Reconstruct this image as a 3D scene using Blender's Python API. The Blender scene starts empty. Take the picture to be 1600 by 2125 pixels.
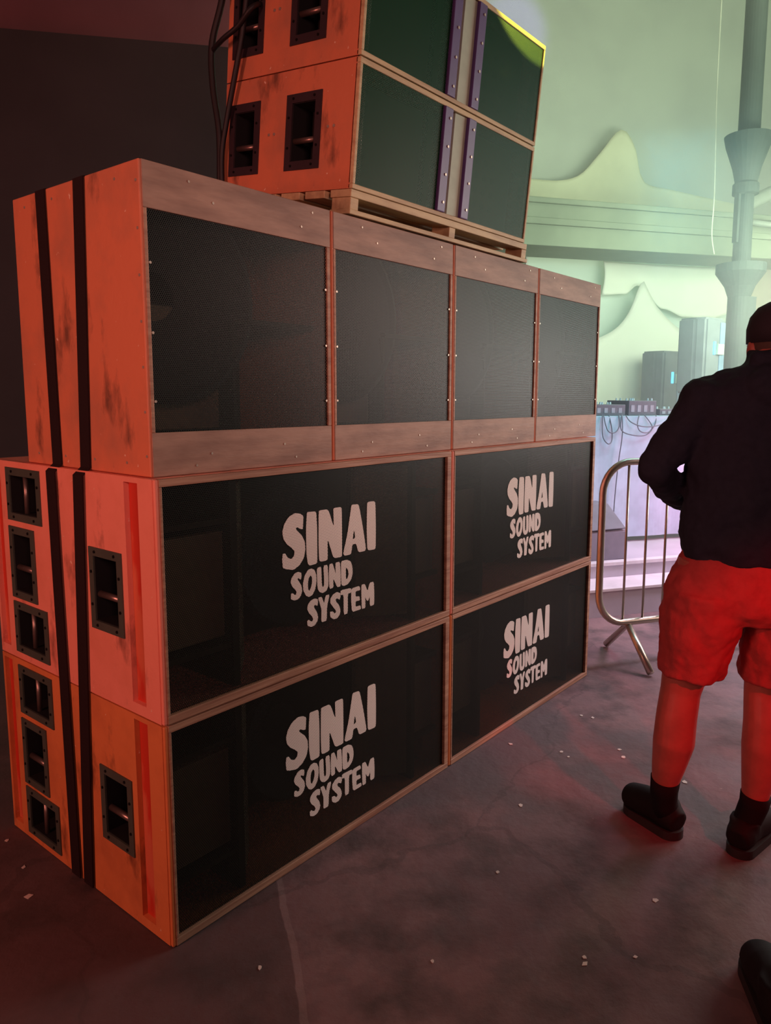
import bpy, bmesh, math, random
from mathutils import Vector, Matrix, noise
random.seed(7)
R = math.radians
scene = bpy.context.scene
COL = scene.collection

# ---------------------------------------------------------------- camera, exposure
cam_d = bpy.data.cameras.new('camera'); cam = bpy.data.objects.new('camera', cam_d); COL.objects.link(cam)
cr = Vector((0.61816799, -0.78602586, 0.00562919)); cu = Vector((0.09982262, 0.08560463, 0.99131594)); cf = Vector((0.77968185, 0.61223786, -0.1313812))
m = Matrix((cr, cu, -cf)).transposed().to_4x4(); m.translation = Vector((-0.98059, -1.54236, 1.4008))
cam.matrix_world = m
cam_d.sensor_fit = 'VERTICAL'; cam_d.sensor_height = 24.0
cam_d.lens = 1550.3 / 2125 * 24.0
cam_d.shift_x = -59.72 / 2125; cam_d.shift_y = -39.99 / 2125
cam_d.clip_start = 0.05
scene.camera = cam
vs = scene.view_settings
vs.view_transform = 'Standard'; vs.look = 'None'; vs.gamma = 1.0; vs.exposure = 0.0; vs.use_curve_mapping = False
scene.cycles.use_denoising = True
scene.cycles.max_bounces = 8; scene.cycles.transparent_max_bounces = 16
scene.cycles.volume_bounces = 0
scene.cycles.sample_clamp_indirect = 4.0

w = bpy.data.worlds.new('world'); scene.world = w; w.use_nodes = True
w.node_tree.nodes['Background'].inputs[0].default_value = (0.5, 0.35, 0.4, 1)
w.node_tree.nodes['Background'].inputs[1].default_value = 0.0

# background frame: e runs right along the far wall, n runs away from the camera
C0 = Vector((-0.98059, -1.54236, 0)); E_ = Vector((0.83867, -0.54464, 0)); N_ = Vector((0.54464, 0.83867, 0))
BG_ROT = math.atan2(E_.y, E_.x)
def B(e, n, z=0.0): return C0 + E_ * e + N_ * n + Vector((0, 0, z))

def aim(o, target):
    o.rotation_euler = (Vector(target) - Vector(o.location)).to_track_quat('-Z', 'Y').to_euler()
def area(name, loc, target, size, power, col, size_y=None, spread=180):
    d = bpy.data.lights.new(name, 'AREA'); d.energy = power; d.color = col; d.size = size
    if size_y: d.shape = 'RECTANGLE'; d.size_y = size_y
    d.spread = R(spread)
    o = bpy.data.objects.new(name, d); COL.objects.link(o); o.location = loc; aim(o, target); return o
def spot(name, loc, target, power, col, angle, blend=0.3, radius=0.05):
    d = bpy.data.lights.new(name, 'SPOT'); d.energy = power; d.color = col; d.spot_size = R(angle); d.spot_blend = blend; d.shadow_soft_size = radius
    o = bpy.data.objects.new(name, d); COL.objects.link(o); o.location = loc; aim(o, target); return o

# ---------------------------------------------------------------- lights
area('red_wash_light', (-3.0, 0.3, 1.65), (0, 0.5, 1.25), 0.7, 43, (1.0, 0.32, 0.24))
area('warm_front_light', (4.6, -3.4, 2.2), (1.6, 0, 1.3), 1.2, 17, (1.0, 0.60, 0.52), spread=90)
area('camera_side_fill_light', (-1.6, -3.2, 2.1), (0.6, 0, 1.75), 0.8, 5.6, (1.0, 0.44, 0.38), spread=58)
spot('red_leg_spot', (-0.4, -3.5, 2.5), (1.38, -0.97, 0.45), 300, (1.0, 0.0, 0.02), 15, 0.6, 0.06)
area('green_high_light', B(5.4, 4.6, 5.9), B(5.4, 7.6, 3.0), 4.0, 78, (0.82, 1.0, 0.68), 0.8)
area("screen_wash_light", B(5.6, 4.6, 2.5), B(5.6, 7.6, 1.9), 3.4, 155, (0.84, 1.0, 0.72), 1.4)
area('cyan_stage_light', B(3.0, 3.6, 2.6), B(4.2, 6.0, 1.0), 0.8, 30, (0.22, 0.85, 1.0))
area('pink_stage_light', B(4.2, 4.1, 0.9), B(3.6, 5.0, 0.55), 0.5, 12, (1.0, 0.28, 0.58))
area('pink_floor_light', B(4.4, 3.6, 2.6), B(3.0, 3.7, 0.0), 0.7, 20, (1.0, 0.66, 0.90), spread=80)
area('purple_ceiling_light', (-2.5, 2.2, 2.0), (-0.8, 4.6, 4.6), 0.8, 22, (1.0, 0.04, 0.10))
area('added_side_sheen_light', (6.2, -2.6, 2.5), (2.2, 0.0, 2.1), 2.6, 25, (0.70, 1.0, 0.84), spread=105)  # unseen lamp added for sheen on the right-hand grilles and boards
area('added_right_grille_light', (4.6, -1.7, 1.5), (2.1, 0, 0.9), 0.8, 9, (1.0, 0.84, 0.82), spread=110)  # added lamp out of view, lifts the right-hand bass grilles
spot('purple_beam_light', B(4.6, 5.4, 6.2), B(3.75, 7.8, 5.25), 170, (0.42, 0.25, 1.0), 20, 0.7, 0.05)
spot('beam_light', B(6.2, 1.2, 4.6), (1.88, -0.09, 3.21), 2600, (0.9, 1.0, 0.10), 11.0, 0.0, 0.01)

# ---------------------------------------------------------------- materials
def nodes_of(name):
    mt = bpy.data.materials.new(name); mt.use_nodes = True
    nt = mt.node_tree; return mt, nt, nt.nodes['Principled BSDF']
def rgba(c): return (c[0], c[1], c[2], 1)
def mixcol(nt, fac, a, b):
    mx = nt.nodes.new('ShaderNodeMix'); mx.data_type = 'RGBA'
    for s, v in ((0, fac), (6, a), (7, b)):
        if hasattr(v, 'links'): nt.links.new(v, mx.inputs[s])
        elif isinstance(v, tuple): mx.inputs[s].default_value = rgba(v)
        else: mx.inputs[s].default_value = v
    return mx.outputs[2]
def noise_fac(nt, scale, detail=4, lo=0.4, hi=0.65, stretch=(1, 1, 1), rough=0.6, coord='Object'):
    tc = nt.nodes.new('ShaderNodeTexCoord'); mp = nt.nodes.new('ShaderNodeMapping'); mp.inputs['Scale'].default_value = stretch
    nt.links.new(tc.outputs[coord], mp.inputs[0])
    n = nt.nodes.new('ShaderNodeTexNoise'); n.inputs['Scale'].default_value = scale; n.inputs['Detail'].default_value = detail; n.inputs['Roughness'].default_value = rough
    nt.links.new(mp.outputs[0], n.inputs['Vector'])
    mr = nt.nodes.new('ShaderNodeMapRange'); mr.inputs[1].default_value = lo; mr.inputs[2].default_value = hi
    nt.links.new(n.outputs[0], mr.inputs[0]); return mr.outputs[0]
def plain(name, col, rough=0.6, metal=0.0, var=None, scale=8, stretch=(1, 1, 1), bump=0.0, lo=0.4, hi=0.65, emit=None, spec=0.5):
    mt, nt, p = nodes_of(name)
    p.inputs['Roughness'].default_value = rough; p.inputs['Metallic'].default_value = metal; p.inputs['Specular IOR Level'].default_value = spec
    if var is None: var = tuple(c * 0.85 for c in col)
    f = noise_fac(nt, scale, stretch=stretch, lo=lo, hi=hi)
    nt.links.new(mixcol(nt, f, col, var), p.inputs['Base Color'])
    if bump:
        b = nt.nodes.new('ShaderNodeBump'); b.inputs['Strength'].default_value = bump; b.inputs['Distance'].default_value = 0.01
        f2 = noise_fac(nt, scale * 3, stretch=stretch, lo=0.2, hi=0.8)
        nt.links.new(f2, b.inputs['Height']); nt.links.new(b.outputs[0], p.inputs['Normal'])
    if emit:
        p.inputs['Emission Color'].default_value = rgba(emit[0]); p.inputs['Emission Strength'].default_value = emit[1]
    return mt
def painted_ply(name, col, dirt, chip):
    mt, nt, p = nodes_of(name); p.inputs['Roughness'].default_value = 0.55
    f1 = noise_fac(nt, 5, lo=0.45, hi=0.75); c = mixcol(nt, f1, col, dirt)
    f2 = noise_fac(nt, 9, stretch=(1, 1, 0.45), lo=0.575, hi=0.70, detail=9); c = mixcol(nt, f2, c, tuple(x * 0.45 for x in dirt))
    f3 = noise_fac(nt, 30, lo=0.70, hi=0.73, detail=3); c = mixcol(nt, f3, c, chip)
    nt.links.new(c, p.inputs['Base Color'])
    b = nt.nodes.new('ShaderNodeBump'); b.inputs['Strength'].default_value = 0.15; b.inputs['Distance'].default_value = 0.004
    nt.links.new(noise_fac(nt, 40, lo=0.2, hi=0.8), b.inputs['Height']); nt.links.new(b.outputs[0], p.inputs['Normal'])
    return mt
def grille_mat(name, col, pitch, hole, metal=0.0, rough=0.42, spec=0.24):
    """perforated sheet steel: hexagonal rows of round see-through holes, measured in metres"""
    mt, nt, p = nodes_of(name); L = nt.links
    p.inputs['Base Color'].default_value = rgba(col); p.inputs['Metallic'].default_value = metal; p.inputs['Roughness'].default_value = rough; p.inputs['Specular IOR Level'].default_value = spec
    tc = nt.nodes.new('ShaderNodeTexCoord'); sx = nt.nodes.new('ShaderNodeSeparateXYZ'); L.new(tc.outputs['Object'], sx.inputs[0])
    def M(op, a, b=None):
        n = nt.nodes.new('ShaderNodeMath'); n.operation = op
        for i, v in enumerate((a, b)):
            if v is None: continue
            if hasattr(v, 'links'): L.new(v, n.inputs[i])
            else: n.inputs[i].default_value = v
        return n.outputs[0]
    u = M('DIVIDE', sx.outputs[0], pitch); v = M('DIVIDE', sx.outputs[2], pitch * 1.7320508)
    def d2(off):
        a = M('SUBTRACT', M('FRACT', M('ADD', u, off)), 0.5); b = M('MULTIPLY', M('SUBTRACT', M('FRACT', M('ADD', v, off)), 0.5), 1.7320508)
        return M('ADD', M('MULTIPLY', a, a), M('MULTIPLY', b, b))
    dm = M('MINIMUM', d2(100.0), d2(100.5))
    fac = M('LESS_THAN', dm, hole * hole)
    tr = nt.nodes.new('ShaderNodeBsdfTransparent'); mx = nt.nodes.new('ShaderNodeMixShader')
    L.new(fac, mx.inputs[0]); L.new(p.outputs[0], mx.inputs[1]); L.new(tr.outputs[0], mx.inputs[2])
    L.new(mx.outputs[0], nt.nodes['Material Output'].inputs[0]); return mt

ORANGE = painted_ply('orange_painted_ply', (0.74, 0.23, 0.075), (0.55, 0.16, 0.055), (0.85, 0.6, 0.45))
ORANGE_LIT = painted_ply('orange_ply_salmon_lit', (0.92, 0.31, 0.22), (0.80, 0.26, 0.17), (0.9, 0.6, 0.45))  # bottom-row paint again, with the pinker light put into its colour
ORANGE3 = painted_ply('worn_orange_ply', (0.70, 0.22, 0.11), (0.50, 0.19, 0.11), (0.85, 0.6, 0.45))
EDGE = plain('plywood_edge', (0.50, 0.27, 0.17), 0.6, var=(0.30, 0.13, 0.08), scale=14, stretch=(0.15, 1, 3), bump=0.2)
GROOVE = plain('red_groove_paint', (0.62, 0.045, 0.022), 0.45, var=(0.70, 0.16, 0.08), scale=9, stretch=(1, 1, 0.3), lo=0.5, hi=0.6)
PLANK = plain('weathered_ply_face', (0.42, 0.25, 0.18), 0.6, var=(0.26, 0.14, 0.10), scale=7, stretch=(0.5, 1, 2.5), bump=0.1)
PINE = plain('pine_timber', (0.66, 0.50, 0.27), 0.6, var=(0.46, 0.31, 0.17), scale=9, stretch=(0.4, 2, 3), bump=0.15)
INNER = plain('baffle_paint', (0.045, 0.042, 0.028), 0.8, spec=0.2)
INNER_LT = plain('bare_inner_ply', (0.30, 0.25, 0.15), 0.7, spec=0.2)
BLACK = plain('matt_black', (0.012, 0.011, 0.012), 0.7, spec=0.3)
CONE = plain('speaker_cone_paper', (0.02, 0.02, 0.022), 0.8)
GRILLE = grille_mat('black_perforated_steel', (0.014, 0.015, 0.012), 0.0052, 0.36)
LETTER = grille_mat('white_stencil_paint_on_steel', (0.95, 0.86, 0.80), 0.0052, 0.235, 0.0, 0.7)
GGRILLE = grille_mat('green_perforated_steel', (0.010, 0.062, 0.026), 0.0055, 0.34, spec=0.13)
HANDLE = plain('handle_plate_metal', (0.085, 0.10, 0.08), 0.5, 0.2)
HBLACK = plain('handle_plate_black', (0.045, 0.028, 0.035), 0.5, 0.2)
BAR = plain('worn_grip_metal', (0.30, 0.22, 0.20), 0.35, 0.8)
SCREW = plain('screw_metal', (0.55, 0.46, 0.38), 0.4, 0.5)
PURPLE = plain('purple_rail_paint', (0.12, 0.06, 0.22), 0.45)
HORN = plain('grey_horn_flare', (0.50, 0.60, 0.46), 0.6)
WEB = plain('black_webbing', (0.022, 0.010, 0.011), 0.75, scale=120, spec=0.2)
RUBBER = plain('cable_rubber', (0.012, 0.010, 0.012), 0.55)

# ---------------------------------------------------------------- mesh helpers
def new_obj(name, bm, mats, parent=None, loc=None, rot=None, smooth=False):
    me = bpy.data.meshes.new(name); bmesh.ops.recalc_face_normals(bm, faces=bm.faces); bm.to_mesh(me); bm.free()
    if smooth:
        for p in me.polygons: p.use_smooth = True
    o = bpy.data.objects.new(name, me); COL.objects.link(o)
    for mt in (mats if isinstance(mats, (list, tuple)) else [mats]): me.materials.append(mt)
    if parent: o.parent = parent
    if loc is not None: o.location = loc
    if rot is not None: o.rotation_euler = rot
    return o
def box(bm, a, b, mi=0, bev=0.0):
    """axis-aligned box between corners a and b"""
    xs = sorted((a[0], b[0])); ys = sorted((a[1], b[1])); zs = sorted((a[2], b[2]))
    mt = Matrix.Translation(((xs[0] + xs[1]) / 2, (ys[0] + ys[1]) / 2, (zs[0] + zs[1]) / 2)) @ Matrix.Diagonal((xs[1] - xs[0], ys[1] - ys[0], zs[1] - zs[0], 1))
    r = bmesh.ops.create_cube(bm, size=1.0, matrix=mt)
    fs = {f for v in r['verts'] for f in v.link_faces}
    for f in fs: f.material_index = mi
    if bev:
        es = {e for v in r['verts'] for e in v.link_edges}
        rr = bmesh.ops.bevel(bm, geom=list(es), offset=bev, segments=2, affect='EDGES', profile=0.5)
        for f in rr['faces']: f.material_index = mi
def disc(bm, c, r, axis, h=0.003, seg=10, mi=0, r2=None):
    q = Vector((0, 0, 1)).rotation_difference(Vector(axis)).to_matrix().to_4x4()
    g = bmesh.ops.create_cone(bm, cap_ends=True, segments=seg, radius1=r, radius2=r if r2 is None else r2, depth=h, matrix=Matrix.Translation(c) @ q)
    for f in {f for v in g['verts'] for f in v.link_faces}: f.material_index = mi
def prism(bm, pts, d, mi=0):
    """pts: outline of 3-D points, d: extrusion vector"""
    vs_ = [bm.verts.new(p) for p in pts]; ws = [bm.verts.new(Vector(p) + Vector(d)) for p in pts]
    n = len(pts); fs = [bm.faces.new(vs_), bm.faces.new(ws[::-1])]
    for i in range(n): fs.append(bm.faces.new((vs_[i], vs_[(i + 1) % n], ws[(i + 1) % n], ws[i])))
    for f in fs: f.material_index = mi
def tube(bm, pts, rad, seg=8, mi=0, caps=True, squash=None):
    pts = [Vector(p) for p in pts]; n = len(pts)
    if not isinstance(rad, (list, tuple)): rad = [rad] * n
    rings = []; prev = None
    for i, p in enumerate(pts):
        t = (pts[min(i + 1, n - 1)] - pts[max(i - 1, 0)]).normalized()
        if prev is None:
            a = Vector((0, 0, 1)) if abs(t.z) < 0.9 else Vector((1, 0, 0)); x = t.cross(a).normalized()
        else: x = (prev - t * prev.dot(t)).normalized()
        prev = x; y = t.cross(x)
        r = rad[i]; rx, ry = (r if isinstance(r, tuple) else (r, r))
        rings.append([bm.verts.new(p + x * rx * math.cos(2 * math.pi * k / seg) + y * ry * math.sin(2 * math.pi * k / seg)) for k in range(seg)])
    for a, b in zip(rings, rings[1:]):
        for k in range(seg):
            f = bm.faces.new((a[k], a[(k + 1) % seg], b[(k + 1) % seg], b[k])); f.material_index = mi
    if caps:
        for rg in (rings[0][::-1], rings[-1]):
            f = bm.faces.new(rg); f.material_index = mi
def catmull(pts, n=6):
    pts = [Vector(p) for p in pts]; out = []
    for i in range(len(pts) - 1):
        p0, p1, p2, p3 = pts[max(i - 1, 0)], pts[i], pts[i + 1], pts[min(i + 2, len(pts) - 1)]
        for k in range(n):
            t = k / n
            out.append(0.5 * ((2 * p1) + (p2 - p0) * t + (2 * p0 - 5 * p1 + 4 * p2 - p3) * t * t + (3 * p1 - p0 - 3 * p2 + p3) * t ** 3))
    out.append(pts[-1]); return out
def loft(bm, rings, seg=20, mi=0):
    """rings of horizontal ellipses (cx, cy, cz, rx, ry)"""
    rs = [[bm.verts.new((c[0] + c[3] * math.cos(2 * math.pi * k / seg), c[1] + c[4] * math.sin(2 * math.pi * k / seg), c[2])) for k in range(seg)] for c in rings]
    for a, b in zip(rs, rs[1:]):
        for k in range(seg): bm.faces.new((a[k], a[(k + 1) % seg], b[(k + 1) % seg], b[k])).material_index = mi
    bm.faces.new(rs[0][::-1]).material_index = mi; bm.faces.new(rs[-1]).material_index = mi
def ellipsoid(bm, c, r, seg=20, mi=0, rot=None):
    mt = Matrix.Translation(c) @ (rot.to_matrix().to_4x4() if rot else Matrix()) @ Matrix.Diagonal((r[0], r[1], r[2], 1))
    g = bmesh.ops.create_uvsphere(bm, u_segments=seg, v_segments=seg // 2 + 2, radius=1, matrix=mt)
    for f in {f for v in g['verts'] for f in v.link_faces}: f.material_index = mi
def plate(bm, x0, x1, rect, holes, mi=0):
    """plate in the y-z plane from x0 to x1 with rectangular holes (y0,z0,y1,z1)"""
    ys = sorted({rect[0], rect[2], *[h[i] for h in holes for i in (0, 2)]}); zs = sorted({rect[1], rect[3], *[h[i] for h in holes for i in (1, 3)]})
    inside = lambda y, z: any(h[0] < y < h[2] and h[1] < z < h[3] for h in holes)
    V = {}
    def v(x, y, z):
        k = (x, y, z)
        if k not in V: V[k] = bm.verts.new(k)
        return V[k]
    solid = {}
    for i in range(len(ys) - 1):
        for j in range(len(zs) - 1):
            solid[i, j] = not inside((ys[i] + ys[i + 1]) / 2, (zs[j] + zs[j + 1]) / 2)
    for (i, j), s in solid.items():
        if not s: continue
        y0, y1, z0, z1 = ys[i], ys[i + 1], zs[j], zs[j + 1]
        for x in (x0, x1): bm.faces.new((v(x, y0, z0), v(x, y1, z0), v(x, y1, z1), v(x, y0, z1))).material_index = mi
        for di, dj, a, b in ((-1, 0, (y0, z0), (y0, z1)), (1, 0, (y1, z0), (y1, z1)), (0, -1, (y0, z0), (y1, z0)), (0, 1, (y0, z1), (y1, z1))):
            if not solid.get((i + di, j + dj), False):
                bm.faces.new((v(x0, *a), v(x0, *b), v(x1, *b), v(x1, *a))).material_index = mi
def empty(name, loc, rotz=0.0):
    o = bpy.data.objects.new(name, None); COL.objects.link(o); o.location = loc; o.rotation_euler = (0, 0, rotz); o.empty_display_size = 0.2; return o
def tag(o, label, cat, group=None):
    o['label'] = label; o['category'] = cat
    if group: o['group'] = group
    return o
def struct(o): o['kind'] = 'structure'; return o
def dup(o, parent=None):
    c = o.copy(); COL.objects.link(c)
    if parent: c.parent = parent
    for ch in [x for x in COL.objects if x.parent == o]: dup(ch, c)
    return c

# ---------------------------------------------------------------- setting
def floor_material():
    mt, nt, p = nodes_of('worn_concrete'); L = nt.links
    base = mixcol(nt, noise_fac(nt, 1.3, 6, 0.35, 0.7), (0.25, 0.150, 0.150), (0.135, 0.080, 0.088))
    base = mixcol(nt, noise_fac(nt, 4.5, 12, 0.45, 0.66), base, (0.085, 0.058, 0.058))
    base = mixcol(nt, noise_fac(nt, 0.55, 7, 0.50, 0.56), base, (0.125, 0.10, 0.105))
    base = mixcol(nt, noise_fac(nt, 55, 4, 0.70, 0.80), base, (0.36, 0.30, 0.28))
    # the older, darker slab left of the pour joint, and the pale worn joint itself
    geo = nt.nodes.new('ShaderNodeNewGeometry'); dp = nt.nodes.new('ShaderNodeVectorMath'); dp.operation = 'DOT_PRODUCT'
    a = Vector((0.3312, -0.0212)); b = Vector((0.0486, -0.4207)); d = (b - a).normalized(); nrm = Vector((-d.y, d.x))
    L.new(geo.outputs['Position'], dp.inputs[0]); dp.inputs[1].default_value = (nrm.x, nrm.y, 0)
    wob = nt.nodes.new('ShaderNodeMath'); wob.operation = 'MULTIPLY_ADD'; wob.inputs[1].default_value = 0.03
    L.new(noise_fac(nt, 6, 3, 0, 1), wob.inputs[0]); L.new(dp.outputs['Value'], wob.inputs[2])
    off = nrm.dot(a) + 0.015
    s = nt.nodes.new('ShaderNodeMapRange'); s.inputs[1].default_value = off - 0.002; s.inputs[2].default_value = off + 0.002; L.new(wob.outputs[0], s.inputs[0])
    base = mixcol(nt, s.outputs[0], mixcol(nt, 0.55, base, (0.07, 0.045, 0.045)), base)
    j = nt.nodes.new('ShaderNodeMath'); j.operation = 'COMPARE'; j.inputs[1].default_value = off + 0.010; j.inputs[2].default_value = 0.009; L.new(wob.outputs[0], j.inputs[0])
    jm = nt.nodes.new('ShaderNodeMath'); jm.operation = 'MULTIPLY'; jm.inputs[1].default_value = 0.18; L.new(j.outputs[0], jm.inputs[0])
    base = mixcol(nt, jm.outputs[0], base, (0.42, 0.34, 0.32))
    # cracks
    tc = nt.nodes.new('ShaderNodeTexCoord'); nz = nt.nodes.new('ShaderNodeTexNoise'); nz.inputs['Scale'].default_value = 2.5; nz.inputs['Detail'].default_value = 6; L.new(tc.outputs['Object'], nz.inputs['Vector'])
    vm = nt.nodes.new('ShaderNodeVectorMath'); vm.operation = 'MULTIPLY_ADD'; vm.inputs[1].default_value = (0.5, 0.5, 0); L.new(nz.outputs['Color'], vm.inputs[0]); L.new(tc.outputs['Object'], vm.inputs[2])
    vo = nt.nodes.new('ShaderNodeTexVoronoi'); vo.feature = 'DISTANCE_TO_EDGE'; vo.inputs['Scale'].default_value = 0.33; L.new(vm.outputs[0], vo.inputs['Vector'])
    lt = nt.nodes.new('ShaderNodeMath'); lt.operation = 'LESS_THAN'; lt.inputs[1].default_value = 0.0022; L.new(vo.outputs['Distance'], lt.inputs[0])
    lm = nt.nodes.new('ShaderNodeMath'); lm.operation = 'MULTIPLY'; lm.inputs[1].default_value = 0.28; L.new(lt.outputs[0], lm.inputs[0])
    base = mixcol(nt, lm.outputs[0], base, (0.05, 0.04, 0.04))
    L.new(base, p.inputs['Base Color'])
    rr = nt.nodes.new('ShaderNodeMapRange'); rr.inputs[3].default_value = 0.55; rr.inputs[4].default_value = 0.85; L.new(noise_fac(nt, 2, 5, 0.35, 0.65), rr.inputs[0]); L.new(rr.outputs[0], p.inputs['Roughness'])
    bp = nt.nodes.new('ShaderNodeBump'); bp.inputs['Strength'].default_value = 0.35; bp.inputs['Distance'].default_value = 0.01
    L.new(noise_fac(nt, 14, 8, 0.2, 0.8), bp.inputs['Height']); L.new(bp.outputs[0], p.inputs['Normal'])
    return mt
FLOOR = floor_material()
WALL = plain('pale_limewashed_wall', (0.62, 0.66, 0.58), 0.9, var=(0.55, 0.58, 0.52), scale=1.2, bump=0.1, spec=0.2)
WALLW = plain('cream_wall', (0.72, 0.64, 0.50), 0.9, var=(0.64, 0.58, 0.46), scale=1.2, spec=0.2)
DARKW = plain('dark_wall_paint', (0.075, 0.060, 0.060), 0.9, scale=1, spec=0.2)
MAROON = plain('maroon_wall_paint', (0.30, 0.10, 0.12), 0.9, scale=1, spec=0.2)
def bgbox(name, mats, e0, e1, n0, n1, z0, z1, bev=0.0, parent=None):
    bm = bmesh.new(); box(bm, (0, 0, 0), (e1 - e0, n1 - n0, z1 - z0), bev=bev)
    return new_obj(name, bm, mats, parent, B(e0, n0, z0), (0, 0, BG_ROT))
struct(bgbox('floor', FLOOR, -9, 12, -6, 8.2, -0.2, 0.0))
struct(bgbox('wall_back', WALL, 2.6, 12, 7.8, 8.0, 0.0, 6.4))
struct(bgbox('wall_back_left', MAROON, -9, 2.6, 7.8, 8.0, 0.0, 6.4))
struct(bgbox('wall_right', WALL, 12, 12.2, -6, 8.0, 0.0, 6.4))
struct(bgbox('wall_left', DARKW, -9.2, -9, -6, 8.0, 0.0, 6.4))
struct(bgbox('wall_front', DARKW, -9, 12, -6.2, -6, 0.0, 6.4))
struct(bgbox('ceiling', WALL, -9.2, 12.2, -6.2, 8.0, 6.4, 6.6))
# dark partition behind the stack, cream bay right of the column
bm = bmesh.new(); box(bm, (-8.0, 0, 0), (1.8, 0.1, 4.12)); struct(new_obj('wall_partition', bm, DARKW, None, B(0.55, 6.5), (0, 0, BG_ROT - R(8.7))))
struct(bgbox('wall_bay', WALLW, 6.62, 12, 7.70, 7.8, 0.0, 3.0))
# haze hanging over the stage end of the hall
hz = bpy.data.materials.new('stage_haze'); hz.use_nodes = True; nt = hz.node_tree; nt.nodes.remove(nt.nodes['Principled BSDF'])
vsn = nt.nodes.new('ShaderNodeVolumeScatter'); vsn.inputs['Density'].default_value = 0.12; vsn.inputs['Anisotropy'].default_value = 0.2; nt.links.new(vsn.outputs[0], nt.nodes['Material Output'].inputs['Volume'])
hzo = bgbox('haze', hz, 2.75, 11.9, 3.75, 7.18, 0.3, 6.35); hzo['kind'] = 'stuff'; hzo['label'] = 'thin smoke haze filling the air over the stage'; hzo['category'] = 'haze'
# stage with a step
STAGE = plain('stage_grey_paint', (0.52, 0.47, 0.54), 0.7, scale=3)
bm = bmesh.new(); box(bm, (0, 0, 0), (9.0, 0.25, 0.165)); box(bm, (0, 0.25, 0), (9.0, 4.0, 0.275))
box(bm, (0, -0.012, 0.165), (9.0, 0.25, 0.185), 1, 0.003); box(bm, (0, 0.238, 0.265), (9.0, 0.30, 0.290), 1, 0.003)
o = new_obj('trim_1', bm, [STAGE, plain('stage_nosing', (0.75, 0.68, 0.72), 0.5)], None, B(2.3, 3.97), (0, 0, BG_ROT)); struct(o)
# beam
bm = bmesh.new(); box(bm, (0, 0, 0), (9.2, 0.6, 0.19), bev=0.006); box(bm, (0, -0.02, 0.19), (9.2, 0.6, 0.25), bev=0.008); box(bm, (0, -0.008, 0.25), (9.2, 0.6, 0.38), bev=0.006); box(bm, (0, -0.03, 0.38), (9.2, 0.6, 0.43), bev=0.01)
struct(new_obj('trim_2', bm, plain('beam_green_grey', (0.27, 0.30, 0.22), 0.9, scale=2, spec=0.2), None, B(2.7, 6.5, 2.78), (0, R(-0.9), BG_ROT)))
# cast-iron column
IRON = plain('grey_column_paint', (0.06, 0.08, 0.075), 0.7)
bm = bmesh.new()
prof = [(0, .17), (.12, .17), (.14, .125), (1.9, .115), (2.2, .105), (2.35, .105), (2.45, .14), (2.58, .23), (2.66, .23), (2.68, .085), (3.30, .08), (3.31, .12), (3.40, .12), (3.42, .10), (3.55, .13), (3.75, .20), (3.84, .22), (3.86, .10), (6.4, .095)]
loft(bm, [(0, 0, z, r, r) for z, r in prof], 24)
box(bm, (-0.10, -0.03, 2.86), (-0.02, 0.03, 3.31)); box(bm, (0.0, -0.10, 1.2), (0.12, -0.02, 2.35))
struct(new_obj('trim_3', bm, IRON, None, B(5.40, 6.05), (0, 0, BG_ROT)))

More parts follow.
